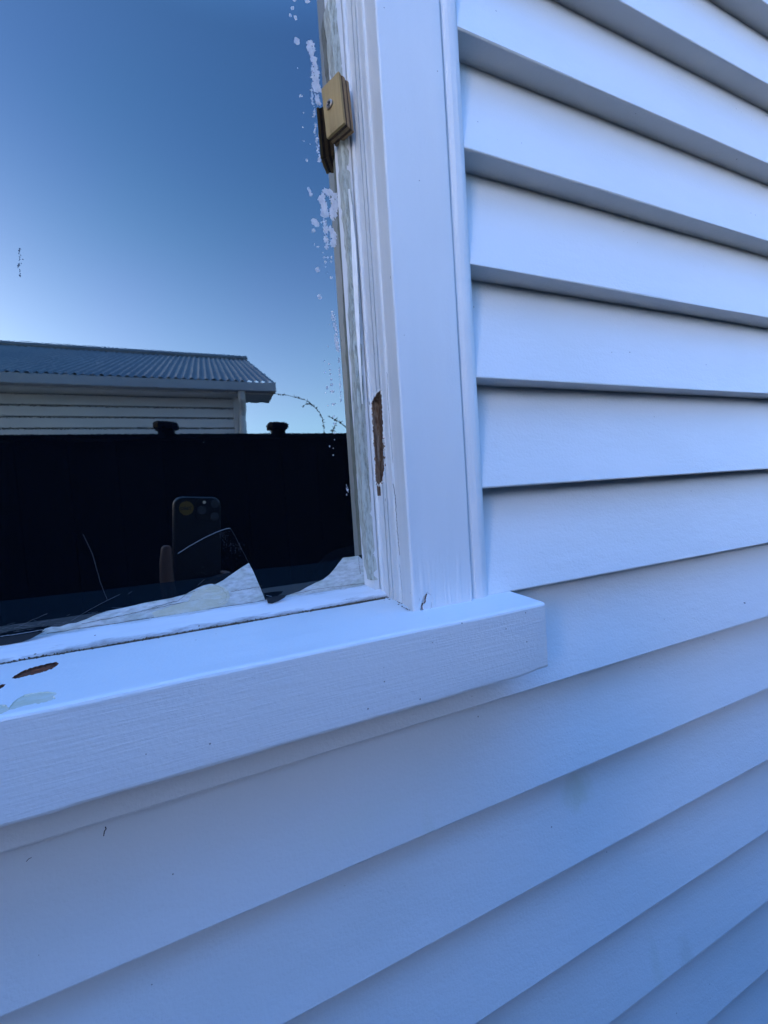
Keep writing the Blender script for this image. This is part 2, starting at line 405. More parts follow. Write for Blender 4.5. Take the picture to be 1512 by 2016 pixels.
obj('roof', bm, m_roof, house)
bm = bmesh.new(); box(bm, (-8.5, -2.60, -1.6), (-3.6, -.06, 2.8)); obj('sun_blocker', bm, m_board, house)  # added unseen block that keeps the low sun off the wall
bm = bmesh.new(); prism(bm, [(-8.7, -2.62, 2.805), (-6.05, -2.62, 3.8), (-3.4, -2.62, 2.805)], [(-8.7, -.13, 2.805), (-6.05, -.13, 3.8), (-3.4, -.13, 2.805)]); obj('sun_blocker_roof', bm, m_roof, house)  # roof of the added sun-blocking volume, also unseen

# ------------------------------------------------------------------ the window
YG = .010
XC = .1268; YC = -.0551
prof = [(.1126, .012), (.1126, .0095), (.1150, .004), (.1174, .0004), (.1182, -.0012), (.1224, -.0014), (.1225, .0008), (.1231, .0008), (.1232, -.0038), (.1243, -.0046), (.1256, -.0048),
        (.1253, -.0150), (.1254, -.0138), (.1263, -.0138), (.1266, -.0160), (.1264, -.0196), (.1266, -.0184), (.1276, -.0184), (.1284, -.0205), (.1276, -.0280), (.1279, -.0296), (.1296, -.0302), (.1297, -.0316), (.1268, -.0540), (.14, -.0540), (.14, .012)]
prof = dense(prof, 4, len(prof) - 4, .00028)
c1 = [(741, 775), (748, 769), (751, 778), (752, 800), (753, 830), (754, 870), (755.5, 905), (756, 925), (753, 945), (746, 955), (740, 948), (739, 925), (737, 890), (735, 850), (733, 815), (732, 793), (736, 785)]
def place(i, z):
    x, y = prof[i]; k = x * 900 + y * 400
    return Vector((x + .00014 * noise.noise((k * .5, z * 8, 0)) + .00006 * noise.noise((k * 2, z * 60, 4)), y + .00014 * noise.noise((k * .5, z * 8, 7)), z))
def sink(p, k):
    if p.x > .1395 or p.y > .001: return None
    g_ = noise.noise((p.y * 900, p.z * 70, 2)) + .5 * noise.noise((p.y * 2600, p.z * 200, 5))
    return p + Vector((.0045 + .0024 * g_, .0016 * g_, 0))
A, B = sweep(place, len(prof), stations(-.0880, 1.15, 130, [(.012, .098, .0004)]), [hole(rough_poly(c1, 8, 3.2, 1))], sink)
window = obj('window', A, m_jamb, house)
tag(obj('exposed_wood', B[0], m_rot, window), 'rotten brown wood in the torn slot of the jamb')

from mathutils.bvhtree import BVHTree
JB = BVHTree.FromPolygons([v.co[:] for v in window.data.vertices] + [v.co[:] for v in window.children[0].data.vertices],
    [p.vertices[:] for p in window.data.polygons] + [[i + len(window.data.vertices) for i in p.vertices] for p in window.children[0].data.polygons])
def surf(px, py, lift=.0001):                  # point on the jamb's own surface
    d_ = ray(px, py).normalized(); h = JB.ray_cast(CPOS, d_)
    return (h[0] - d_ * lift) if h[0] else None
# casing board and bead
bm = bmesh.new()
prof = [(XC, -.020), (XC, YC + .0014), (XC + .0004, YC + .0004), (XC + .0014, YC), (.1772, YC), (.1781, YC + .0004), (.1785, YC + .0014), (.1785, -.020)]
# keep the back 1 mm behind the jamb face
prof[0] = (XC + .0006, -.0535); prof[-1] = (.1785, -.0215); prof.append((.1405, -.0215)); prof.append((.1405, -.0535))
prof = dense(prof, 3, 4, .0005); ci = [i for i, q_ in enumerate(prof) if abs(q_[1] - YC) < 1e-6]
def place(i, z):
    x, y = prof[i]; low = max(0, 1 - (z + .088) / .05) if i in ci else 0    # raised runs of paint near the foot
    return Vector((x + .0002 * noise.noise((x * 300, z * 9, 0)), y + .0003 * noise.noise((x * 120, z * 9, 7)) - .0011 * low * max(0, noise.noise((x * 330, z * 22, 3))), z))
wedge = [(840, 1169), (837, 1172), (833, 1179), (831, 1185), (830, 1190), (828, 1197), (829, 1201), (832, 1206), (834, 1204), (831, 1197), (832, 1188), (837, 1187), (838, 1178)]
def sink(p, k): return p + Vector((0, .0045, 0)) if p.y < -.05 else None
A, B = sweep(place, len(prof), stations(-.0880, 1.25, 110, [(-.0878, -.070, .0004), (-.0695, -.03, .002)]), [hole(wedge)], sink)
casing = obj('casing', A, m_casing, window)
tag(obj('exposed_wood', B[0], m_rot2, window), 'dark brown wood in the small hole at the foot of the casing')
bm = bmesh.new()
prof = []
for k in range(13):
    t = math.pi * (1 - k / 12); prof.append((.1882 + .0094 * math.cos(t), -.0462 - .0072 * math.sin(t)))
prof = [(.1788, -.0215)] + prof + [(.1974, -.0215)]
extrude_z(bm, prof, -.0878, 1.25, 90, .0005, 21)
obj('bead', bm, m_casing, window, smooth=False)

# sill
SP_ = [(.02, -.0872), (-.0095, -.0866), (-.030, -.0872), (-.0855, -.0884), (-.0868, -.0886), (-.0879, -.0894), (-.0884, -.0906), (-.0885, -.1365), (-.0881, -.1380), (-.0870, -.1388), (.02, -.1388)]
prof = dense(SP_, 1, 3, .0004); n0 = len(prof)
X0, X1 = -1.06, .2181
def place(i, x):
    y, z = prof[i]; front = y < -.0850; e_ = 0
    if x > X1: e_ = 1; 
    k = y * 60 + z * 90
    wy = (.0005 if front else 0) * noise.noise((x * 14, k, 2)); wz = (.0004 if z > -.1 else .0007) * noise.noise((x * 22, k, 9)) + (.0007 * noise.noise((x * 70, 3, k)) if z < -.13 else 0)
    p = Vector((x, y + wy, z + wz))
    if z < -.13 and x > .19: p.z += .0012 * (x - .19) / .028 * (1 + noise.noise((x * 260, 1, 1)))
    if x > X1: p = Vector((X1 + .0009, -.0884 + (p.y + .0884) * .985 + .0012, -.1136 + (p.z + .1136) * .955))
    return p
G1 = [(24, 1334), (36, 1326), (48, 1320), (62, 1315), (80, 1310), (96, 1306), (112, 1304), (115, 1307), (108, 1313), (99, 1318), (86, 1322), (72, 1326), (56, 1330), (40, 1334), (30, 1336)]
G2 = [(-14, 1360), (-4, 1352), (4, 1347), (10, 1347), (7, 1352), (-2, 1356)]
def sink(p, k):
    if p.z < -.0888: return None
    if k == 2: return p - Vector((0, 0, .0004))
    return p - Vector((0, 0, .0013 + .0008 * noise.noise((p.x * 300, p.y * 1500, 0))))
G3 = [(x / 3.7325, y / 3.7325 + 940) for x, y in [(-60, 1680), (0, 1668), (40, 1675), (65, 1700), (90, 1660), (130, 1625), (180, 1600), (240, 1585), (310, 1578), (400, 1580), (415, 1592), (390, 1610), (405, 1622), (380, 1632), (330, 1650), (250, 1662), (170, 1680), (90, 1700), (40, 1718), (0, 1740), (-60, 1762)]]
A, B = sweep(place, len(prof), stations(X0, X1, 150, [(-.125, -.062, .00025)]) + [X1 + .001], [hole(rough_poly(G1, 5, 1.6, 4)), hole(rough_poly(G2, 5, 1.6, 5)), hole(rough_poly(G3, 5, 2.0, 6))], sink)
sill = obj('sill', A, m_sill, window)
tag(obj('exposed_wood', B[0], m_rot2, window), 'red brown bare wood in the gouge on the sill')
obj('exposed_wood', B[1], m_rot2, window)
tag(obj('paint_loss', B[2], m_bare, window), 'greenish cream patch on the sill where the paint has flaked off')

# overlays with their own thickness
def patch(name, pts, m, Y=None, Z=None, th=.0004, n=4, amp=.0004, seed=0, parent=None, label=None, dome=False):
    if Y is not None:
        P = flat(jag([onY(x, y, Y) for x, y in pts], n, amp, seed), 1, Y); off = Vector((0, -th, 0)); back = Vector((0, .0003, 0))
    else:
        P = [onZ(x, y, Z) for x, y in pts]; P = flat(jag(P, n, amp, seed), 2, Z); off = Vector((0, 0, th)); back = Vector((0, 0, -.0006))
    bm = bmesh.new(); c_ = sum(P, Vector()) / len(P)
    prism(bm, [p + back for p in P], [p + off for p in P])
    return tag(obj(name, bm, m, parent or window), label)
q6 = lambda L_: [(x / 3.7325, y / 3.7325 + 940) for x, y in L_]
# bottom rail
bm = bmesh.new()
prof = [(.012, -.0777), (.0095, -.0777), (.0065, -.0781), (.003, -.0790), (-.005, -.0826), (-.0088, -.0845), (-.0108, -.0858), (-.0113, -.0872), (.012, -.0872)]
extrude_x(bm, prof, -1.0, .1262, 140, .0004, 5)
rail = obj('bottom_rail', bm, m_rail, window)
# grime and crumbs in the joint between the rail and the sill
bm = bmesh.new(); random.seed(5)
for i in range(700):
    x = -.25 + .376 * random.random()
    dens = .5 + .5 * noise.noise((x * 45, 1.3, 0))
    if random.random() > dens * 1.1 + (.35 if x > .05 else 0): continue
    y = -.0116 - abs(random.gauss(0, .0006)); z = -.0864 + random.random() * .0006
    s = random.uniform(.0002, .00062)
    if x > .105: y -= random.random() * (.125 - x) * -.05; 
    mtx = Matrix.Translation((x, y, z)) @ Euler((random.random() * 6, random.random() * 6, 0)).to_matrix().to_4x4() @ Matrix.Diagonal((s * 2.2, s, s * .7, 1))
    bmesh.ops.create_icosphere(bm, subdivisions=1, radius=1, matrix=mtx)
for i in range(0): pass
m_grime = mat('grime', (.09, .065, .04), .95, vary=(((300, 300, 300), (.03, .025, .018), .8),))
gp = []; gr = []
for i in range(420):
    x = -.27 + .3925 * i / 419; nn = noise.noise((x * 26, 4, 0)) + .6 * noise.noise((x * 90, 1, 0)); 
    gp.append((x, -.0117 + .0003 * noise.noise((x * 200, 2, 2)), -.0866)); gr.append(max(.00015, .00050 + .00055 * nn + (.0005 if x > .06 else 0) - (.0003 if x < -.19 else 0)))
tube(bm, gp, gr, 6)
tag(obj('grime', bm, m_grime, window), kind='stuff')

# pane
bm = bmesh.new(); box(bm, (-1.0, YG, -.085), (.1140, YG + .004, 1.2)); pane = obj('pane', bm, m_film, window)
tag(pane, 'dark tinted glass mirroring sky, shed roof and black fence')
# painted-over putty along the foot of the pane, torn in a curved outline
q7 = lambda L_: [(x / 3.287 + 300, y / 3.287 + 940) for x, y in L_]
left = [(64, 1256), (78, 1247), (88, 1238), (100, 1234), (118, 1234), (135, 1228), (150, 1226), (170, 1219), (190, 1210), (212, 1203), (232, 1199), (255, 1194), (285, 1187), (312, 1182), (340, 1177), (365, 1170), (388, 1158), (400, 1153), (412, 1150), (425, 1150), (440, 1142), (455, 1131), (475, 1118), (490, 1108.5)]
edge = [(498, 1124), (506, 1142), (513, 1158), (520, 1176), (524, 1186)]
low = [(500, 1190), (450, 1200), (400, 1208), (300, 1223), (200, 1238), (120, 1252), (80, 1258)]
patch('glass_band', [(-60, 1192), (0, 1184), (200, 1162), (400, 1138), (470, 1124), (560, 1116), (650, 1106), (712, 1092), (740, 1150), (740, 1176), (0, 1290), (-60, 1300)], m_band, Y=.0098, th=.0001, n=4, amp=.0001, seed=8, label='slightly paler blue black band along the foot of the glass')
patch('putty', left + edge + low, m_putty2, Y=.0095, th=.0004, n=3, amp=.00012, seed=11, label='cracked white putty along the bottom edge of the glass')
right = [(543, 1182), (560, 1174), (575, 1169), (590, 1164), (606, 1155), (622, 1147), (636, 1141), (650, 1130), (660, 1118), (668, 1107), (676, 1098), (690, 1097), (705, 1094), (712, 1100), (728, 1148), (733, 1158), (700, 1166), (640, 1175), (560, 1190)]
patch('old_putty', [(384, 1164), (398, 1157), (412, 1152), (428, 1151), (440, 1157), (450, 1165), (452, 1176), (447, 1187), (436, 1193), (400, 1202), (350, 1210), (305, 1217), (300, 1206), (330, 1196), (352, 1188), (370, 1184), (376, 1174)], m_bare, Y=.0090, th=.0003, n=5, amp=.0006, seed=31, label='yellowish cracked lump of old putty low on the glass')
patch('putty', right, m_putty2, Y=.0095, th=.0005, n=3, amp=.00012, seed=12, label='dirty white putty filling the lower right corner of the glass')
tip = [(527, 1187), (535, 1188), (548, 1183), (560, 1176), (563, 1172), (545, 1173), (524, 1176)]
m_tip_gap = mat('glass_tip_gap_dark', (.004, .005, .007), .2)
patch('glass_tip_gap_dark', tip, m_tip_gap, Y=.0020, th=.0008, n=2, amp=.0001, seed=2, label='black tip of broken glass overhanging the rail')
gap = [(-40, 1262), (0, 1255), (40, 1249), (70, 1244), (88, 1243), (76, 1249), (62, 1257), (45, 1263), (20, 1268), (0, 1271), (-40, 1277)]  # thin black sheet; the darkness of the gap is put into its colour
patch('glass_tip_gap_dark', gap, m_tip_gap, Y=.0030, th=.0006, n=2, amp=.0001, seed=2, label='black sheet coloured as the dark gap under the left end of the glass')
# bright fracture edges in the glass
m_frac = mat('fracture_edge', (.45, .50, .56), .35)
def px_line(bm, pts, Y, r, n=8, amp=.00025, seed=0, depthvar=0):
    P = [onY(x, y, Y) for x, y in pts]; o = []
    for a_, b2 in zip(P, P[1:]):
        for k in range(n):
            q = a_.lerp(b2, k / n); v = noise.noise_vector(q * 600 + Vector((seed, 0, 0))); o.append(q + Vector((v.x, 0, v.z)) * amp)
    o.append(P[-1])
    tube(bm, o, [r * (.45 + .55 * abs(math.sin(i * 1.7 + seed))) for i in range(len(o))], 5)
Yf = .0094
m_scr = mat('scratch', (.12, .12, .13), .5)
for pts in ([(92, 1247), (150, 1238), (200, 1231), (260, 1222), (300, 1216)], [(300, 1216), (350, 1208), (400, 1201), (450, 1193), (519, 1182)], [(160, 1228), (240, 1212), (300, 1198), (360, 1186), (400, 1178)], [(454, 1165), (480, 1160), (505, 1156), (516, 1154)], [(575, 1170), (620, 1160), (670, 1154), (727, 1147)], [(420, 1150), (436, 1158), (446, 1170), (444, 1182), (430, 1190)], [(300, 1196), (330, 1188), (352, 1182), (366, 1170), (384, 1164)], [(706, 1096), (707, 1112), (710, 1130)]):
    bm = bmesh.new(); P2 = pts; px_line(bm, P2, .0088, .00016, 10, .0005, len(pts)); obj('paint_crack', bm, m_grime, window)
for k, (pts, r_, mm) in enumerate((
    ([(350, 1090), (362, 1082), (375, 1074), (400, 1060), (425, 1048), (445, 1041), (453, 1040)], .00010, m_frac),
    ([(453, 1040), (458, 1047), (464, 1058), (470, 1070), (478, 1086), (489, 1107)], .00006, m_scr),
    ([(163, 1052), (172, 1070), (182, 1092), (190, 1120), (197, 1145), (205, 1166), (211, 1180)], .00008, m_scr),
    ([(140, 1222), (170, 1204), (205, 1185), (236, 1170)], .00010, m_scr),
    ([(28, 1238), (60, 1222), (93, 1208)], .00009, m_scr),
    ([(0, 1253), (40, 1247), (84, 1240)], .00014, m_frac),
    ([(524, 1172), (545, 1176), (575, 1171), (600, 1163)], .00010, m_frac),
    ([(252, 1169), (260, 1164)], .00010, m_scr), ([(390, 1152), (402, 1141)], .00008, m_scr))):
    bm = bmesh.new(); px_line(bm, pts, Yf, r_, seed=k + 1); obj('glass_crack', bm, mm, window)
bm = bmesh.new(); rs = random.Random(3)
for i in range(70):
    t = rs.random(); x = 436 + 36 * t + rs.gauss(0, 5); y = 1046 + 34 * t + rs.gauss(0, 6) + 6
    px_line(bm, [(x, y), (x + rs.uniform(-3, 3), y + rs.uniform(-3, 3))], .0098, .00005, 3, seed=i)
for i in range(40):
    x = rs.uniform(380, 470); y = rs.uniform(1070, 1150)
    px_line(bm, [(x, y), (x + rs.uniform(-2, 2), y + rs.uniform(-2, 2))], .0098, .00004, 3, seed=i)
for i in range(60):
    x = rs.uniform(-10, 240); y = 1248 - x * .13 - abs(rs.gauss(0, 9))
    px_line(bm, [(x, y), (x + rs.uniform(4, 22), y - rs.uniform(0, 4))], .0096, .00007, 4, seed=i)
tag(obj('scuff', bm, m_scr, window), 'faint scuffs low in the dark glass', kind='stuff')

# smears and flecks of paint on the glass along the jamb
BLOBN = [0]
def blob(bm, px, py, rx, ry, Y=YG, th=.00003, tilt=0, seed=0, n=14, rough=.35):
    BLOBN[0] += 1; th = .00003 + (BLOBN[0] % 90) * 1.5e-6
    c_ = onY(px, py, Y); dx = onY(px + 1, py, Y) - c_; dz = onY(px, py + 1, Y) - c_
    vs = []; top = []
    for k in range(n):
        t = 2 * math.pi * k / n; r_ = 1 + rough * noise.noise((math.cos(t) * 1.3 + seed * 7.7, math.sin(t) * 1.3, seed))
        u, v = math.cos(t) * rx * r_, math.sin(t) * ry * r_
        u, v = u * math.cos(tilt) - v * math.sin(tilt), u * math.sin(tilt) + v * math.cos(tilt)
        p = c_ + dx * u + dz * v; vs.append(bm.verts.new((p.x, Y - th + .00001, p.z))); q = c_ + dx * u * .6 + dz * v * .6; top.append(bm.verts.new((q.x, Y - th, q.z)))
    for i in range(n): bm.faces.new((vs[i], vs[(i + 1) % n], top[(i + 1) % n], top[i]))
    bm.faces.new(top)
bm = bmesh.new(); random.seed(11)
ql = lambda x, y: (560 + x / 3.78, y / 3.78)          # first detail crop
for x, y, rx, ry, t in ((60, 60, 3.6, 4, .5), (43, 113, 2.5, 4, -.4), (83, 133, 3.2, 5.5, -.5), (92, 305, 6, 8, -.5), (98, 508, 1.2, 1.6, 0), (123, 714, 4, 2.8, .3), (141, 840, 1.3, 1.8, 0),
                        (137, 946, 2, 1.6, 0), (146, 1048, 1.6, 1.3, 0), (190, 1072, 1.4, 1.2, 0), (166, 1193, 2.3, 3.6, -.5), (75, 2, 3, 3, 0), (170, 10, 5, 4, 0)):
    blob(bm, *ql(x, y), rx, ry, tilt=t, seed=x)
ql2 = lambda x, y: (560 + x / 3.78, 340 + y / 3.78)
for x, y, rx, ry, t in ((185, 130, 3.0, 7, -.4), (196, 160, 3.6, 4, -.7), (222, 365, 6.5, 7, -.6), (240, 385, 5.5, 6, -.6), (216, 430, 3.8, 4, 0), (222, 533, 1.4, 1.5, 0), (249, 551, 3, 2.4, 0), (246, 722, 4.8, 5.5, .2),
                        (262, 925, 3.6, 5.5, -.3), (347, 780, 2.8, 3, 0), (285, 595, 1.5, 1.5, 0), (295, 630, 2.8, 2.4, 0), (322, 632, 2, 2, 0), (305, 665, 2.6, 3.4, 0), (345, 662, 2.4, 2.4, 0), (350, 630, 2, 3, 0),
                        (325, 1292, 1.3, 1.6, 0), (296, 1402, 1.5, 1.6, 0), (333, 1423, 1.8, 1.8, 0), (340, 1467, 1.5, 1.3, 0), (303, 1484, 1.6, 1.6, 0), (343, 1498, 1.6, 1.6, 0),
                        (275, 370, 2, 2, 0), (290, 600, 1, 1, 0), (337, 1130, 1, 1, 0), (308, 700, 1.2, 1.2, 0), (318, 748, 1, 1, 0)):
    blob(bm, *ql2(x, y), rx, ry, tilt=t, seed=x + 3)
ql3 = lambda x, y: (600 + x / 3.78, 700 + y / 3.78)
for x, y, rx, ry, t in ((145, 42, 1.6, 1.6, 0), (182, 63, 2.2, 2, 0), (188, 105, 1.8, 1.5, 0), (151, 125, 2, 1.8, 0), (190, 138, 1.8, 1.8, 0), (197, 178, 2.4, 2.2, 0), (201, 218, 3.2, 3, 0), (166, 240, 2.4, 4, 0),
                        (205, 268, 4.6, 2.8, .1), (155, 278, 1.2, 1.4, 0), (213, 361, 4.6, 2.2, 0), (174, 371, 1.7, 1.4, 0), (216, 453, 2.2, 2, 0), (220, 506, 2.6, 2, 0), (223, 577, 2.6, 1.4, 0), (221, 626, 1, 1, 0), (185, 675, 1.2, 2, 0), (212, 690, 1, 1, 0), (212, 741, 1.4, 1.4, 0)):
    blob(bm, *ql3(x, y), rx, ry, tilt=t, seed=x + 9)
# ragged smear beside the pane edge: rows of small overlapping dabs
def dabs(pts, wid, count, r0, r1, seed):
    rs = random.Random(seed)
    for i in range(count):
        t = rs.random() * (len(pts) - 1); k = int(t); f = t - k
        x = pts[k][0] * (1 - f) + pts[k + 1][0] * f + rs.uniform(-wid, wid); y = pts[k][1] * (1 - f) + pts[k + 1][1] * f
        blob(bm, x, y, rs.uniform(r0, r1), rs.uniform(r0, r1) * rs.uniform(1, 2.2), seed=seed + i, n=9, rough=1.3, tilt=rs.uniform(-.5, .1))
dabs([(610, 82), (617, 120), (621, 165), (626, 178)], 5.5, 110, 1.4, 4.2, 100)
dabs([(612, 175), (618, 215), (622, 265), (628, 310), (630, 318)], 2.0, 60, .8, 2.6, 300)
dabs([(622, 185), (626, 200), (628, 206)], 3.5, 22, 1, 3, 350)
dabs([(632, 386), (637, 405), (641, 425)], 5, 55, 1.5, 4.5, 400)
dabs([(640, 375), (655, 385), (660, 400), (655, 430)], 6, 55, 1.5, 4.5, 450)
dabs([(640, 430), (642, 455), (642, 490)], 4, 50, .7, 2.6, 500)
dabs([(652, 450), (658, 470), (655, 485)], 5, 36, 1.2, 4, 550)
dabs([(655, 610), (659, 640), (662, 672), (665, 690)], 3.4, 90, .5, 2.2, 600)
dabs([(666, 690), (669, 740), (671, 790)], 1.2, 50, .4, 1.5, 700)
dabs([(683, 955), (684, 965), (683, 975)], 2, 12, .6, 1.6, 800)
tag(obj('paint_smear', bm, m_smear, window), 'flecks and smears of dried white paint on the glass edge', kind='stuff')

# scratch marks on the glass at far left, and a mouldy rub
bm = bmesh.new(); rs = random.Random(4)
for i in range(46):
    blob(bm, 38 + rs.gauss(0, 2.0), 515 + rs.uniform(-28, 30), rs.uniform(.5, 1.3), rs.uniform(.5, 1.6), th=.0001, seed=i, n=7)
tag(obj('smudge', bm, mat('smudge_grey', (.10, .13, .16), .7), window), 'small grey smudge on the upper left glass', kind='stuff')

# loose strip of old putty and peeling paint running down the jamb
bm = bmesh.new()
Lp = [(640, 0), (646, 60), (653, 130), (664, 250), (668, 330), (676, 430), (683, 520), (689, 640), (696, 760), (703, 880), (711, 1000), (718, 1090), (724, 1142)]
def strip(bm, ctr, Y, wpx, th, seed, sub=8, jit=1.2):
    pts = []
    for a_, b2 in zip(ctr, ctr[1:]):
        for k in range(sub): pts.append((a_[0] + (b2[0] - a_[0]) * k / sub, a_[1] + (b2[1] - a_[1]) * k / sub))
    pts.append(ctr[-1]); rings = []
    for i, (x, y) in enumerate(pts):
        w0 = wpx * (1 + .25 * noise.noise((y * .03, seed, 0))); j = jit * noise.noise((y * .09, seed, 3))
        yy = Y - .0006 * noise.noise((y * .05, seed, 8))
        a_, b2 = onY(x - w0 / 2 + j, y, yy), onY(x + w0 / 2 + j * .5, y, yy)
        rings.append([bm.verts.new(v) for v in (a_ + Vector((-.0006, .0108, 0)), a_, a_.lerp(b2, .35) - Vector((0, th, 0)), b2 - Vector((0, th * .7, 0)), b2 + Vector((0, .0015, 0)))])
    for r1, r2 in zip(rings, rings[1:]):
        for i in range(4): bm.faces.new((r1[i], r1[i + 1], r2[i + 1], r2[i]))
strip(bm, [(x + 12.5, y) for x, y in Lp], -.0010, 15, .0005, 1)
tag(obj('putty', bm, m_putty, window), 'greenish weathered putty strip running down beside the glass')
bm = bmesh.new()
fl = [(687, 372), (692, 420), (696, 480), (699, 540), (702, 600), (706, 680), (711, 760), (714, 800)]
pts = []; rings = []
for a_, b2 in zip(fl, fl[1:]):
    for k in range(8): pts.append((a_[0] + (b2[0] - a_[0]) * k / 8, a_[1] + (b2[1] - a_[1]) * k / 8))
for i, (x, y) in enumerate(pts):
    t = i / len(pts); w0 = 3 + 6 * math.sin(math.pi * min(1, t * 1.15)) + 1.2 * noise.noise((t * 9, 0, 0))
    lift = .0016 * math.sin(math.pi * t) + .0006 * noise.noise((t * 7, 3, 0))
    a_, b2 = onY(x - w0 / 2, y, -.0028), onY(x + w0 / 2, y, -.0032 - lift)
    rings.append([bm.verts.new(v) for v in (a_, b2, b2 + Vector((.0003, .0004, 0)), a_ + Vector((.0002, .0004, 0)))])
for r1, r2 in zip(rings, rings[1:]):
    for i in range(4): bm.faces.new((r1[i], r1[(i + 1) % 4], r2[(i + 1) % 4], r2[i]))
tag(obj('paint_flap', bm, m_peel, window), 'long curled flap of paint lifting off the inner jamb')
# hairline cracks in the jamb and casing paint
for k, (pts, Y_, r_) in enumerate((
    ([(761, 733), (764, 745), (763, 780), (767, 830), (770, 870), (774, 915)], -.0305, .00012),
    ([(774, 952), (778, 975), (780, 1010), (782, 1040), (785, 1075), (787, 1095)], -.0318, .00024),
    ([(787, 1110), (791, 1160), (793, 1190)], -.0330, .0001),
    ([(694, 420), (699, 500), (703, 600), (709, 700), (715, 790)], -.0022, .00030),
    ([(826, 1178), (824, 1187), (826, 1197), (831, 1204), (838, 1202)], YC, .00012),
    ([(836, 1168), (842, 1166), (849, 1173), (850, 1183), (849, 1196), (843, 1202), (838, 1196)], YC, .00008),
    ([(811, 1208), (822, 1206), (830, 1206), (845, 1203), (870, 1199), (900, 1193), (931, 1187)], YC, .00016))):
    bm = bmesh.new()
    if k < 4:
        P = []
        for (xa, ya), (xb, yb) in zip(pts, pts[1:]):
            for t in range(10):
                xx, yy = xa + (xb - xa) * t / 10, ya + (yb - ya) * t / 10; q_ = surf(xx + 1.1 * noise.noise((yy * .12, k, 0)), yy)
                if q_ and (not P or (q_ - P[-1]).length < .012): P.append(q_)
        tube(bm, P, [r_ * (.4 + .6 * abs(math.sin(i * 1.7))) for i in range(len(P))], 5)
    else: px_line(bm, pts, Y_ - .00005, r_, 10, .00035, k)
    obj('paint_crack', bm, m_crack, window)
bm = bmesh.new()                               # dirt in the joint where the jamb meets the sill
rs = random.Random(9)
for (x, y, z0) in [(.1262, -.010 - .044 * t / 60, 0) for t in range(60)]:
    if rs.random() < .45: continue
    s = rs.uniform(.0002, .0006)
    xx = .1250 + (.0035 if -.033 < y < -.018 else .0008) 
    mtx = Matrix.Translation((xx - .0008 + rs.uniform(-.0006, .0004), y + rs.uniform(-.001, .001), -.0869)) @ Matrix.Diagonal((s * 1.2, s * 1.6, s * .6, 1))
    bmesh.ops.create_icosphere(bm, subdivisions=1, radius=1, matrix=mtx)
for i in range(90):
    s = rs.uniform(.0002, .0007); x = .1255 - abs(rs.gauss(0, .004)); y = -.006 + rs.gauss(0, .004)
    z = -.0785 - (0.01 - y) * .42 if y > -.011 else -.0868
    mtx = Matrix.Translation((x, y, z)) @ Matrix.Diagonal((s * 1.5, s, s * .6, 1)); bmesh.ops.create_icosphere(bm, subdivisions=1, radius=1, matrix=mtx)
tag(obj('grime', bm, m_grime, window), kind='stuff')
# jamb rot rim flakes: torn paint edge standing proud around the slot
bm = bmesh.new(); rs = random.Random(3)
for i, (x, y) in enumerate(rough_poly([(745 + (x - 745) * 1.18, 862 + (y - 862) * 1.02) for x, y in c1], 9, 1.2, 3)):
    p = surf(x, y, .0001)
    if rs.random() < .35 or p is None: continue
    s_ = rs.uniform(.0004, .0010)
    mtx = Matrix.Translation(p) @ Euler((rs.uniform(-.4, .4), rs.uniform(-.4, .4), rs.uniform(-1, 1))).to_matrix().to_4x4() @ Matrix.Diagonal((s_ * .6, s_ * .35, s_ * 1.7, 1))
    bmesh.ops.create_icosphere(bm, subdivisions=1, radius=1, matrix=mtx)
tag(obj('paint_flake', bm, m_peel, window), kind='stuff')
# specks, an insect husk and a thread caught on the boards
bm = bmesh.new(); px_line(bm, [(207, 1628), (209, 1632), (205, 1637), (204, 1646)], -.0478, .00035, 6, .0002, 1); tag(obj('thread', bm, m_crack, house), 'short dark thread stuck to the board under the sill')
bm = bmesh.new(); px_line(bm, [(52, 1696), (56, 1691), (62, 1688)], -.046, .0002, 6, .0002, 2); obj('thread', bm, m_crack, house)
for x, y, r_ in ((804, 1418, .0006), (890, 1385, .0004), (928, 1370, .0004), (1466, 1187, .0004)):
    c_ = onY(x, y, -.0475); bm = bmesh.new()
    bmesh.ops.create_icosphere(bm, subdivisions=1, radius=1, matrix=Matrix.Translation(c_) @ Matrix.Diagonal((r_, .0012, r_ * 1.3, 1)))
    obj('speck', bm, m_crack, house)
# left casing, head (outside the frame)
bm = bmesh.new(); box(bm, (-1.06, YC, -.0870), (-1.0, .012, 1.25)); bevel(bm, .0015); obj('casing', bm, m_casing, window)
bm = bmesh.new(); box(bm, (-1.0, -.05, 1.151), (.126, .012, 1.25)); bevel(bm, .0015); obj('head_casing', bm, m_casing, window)

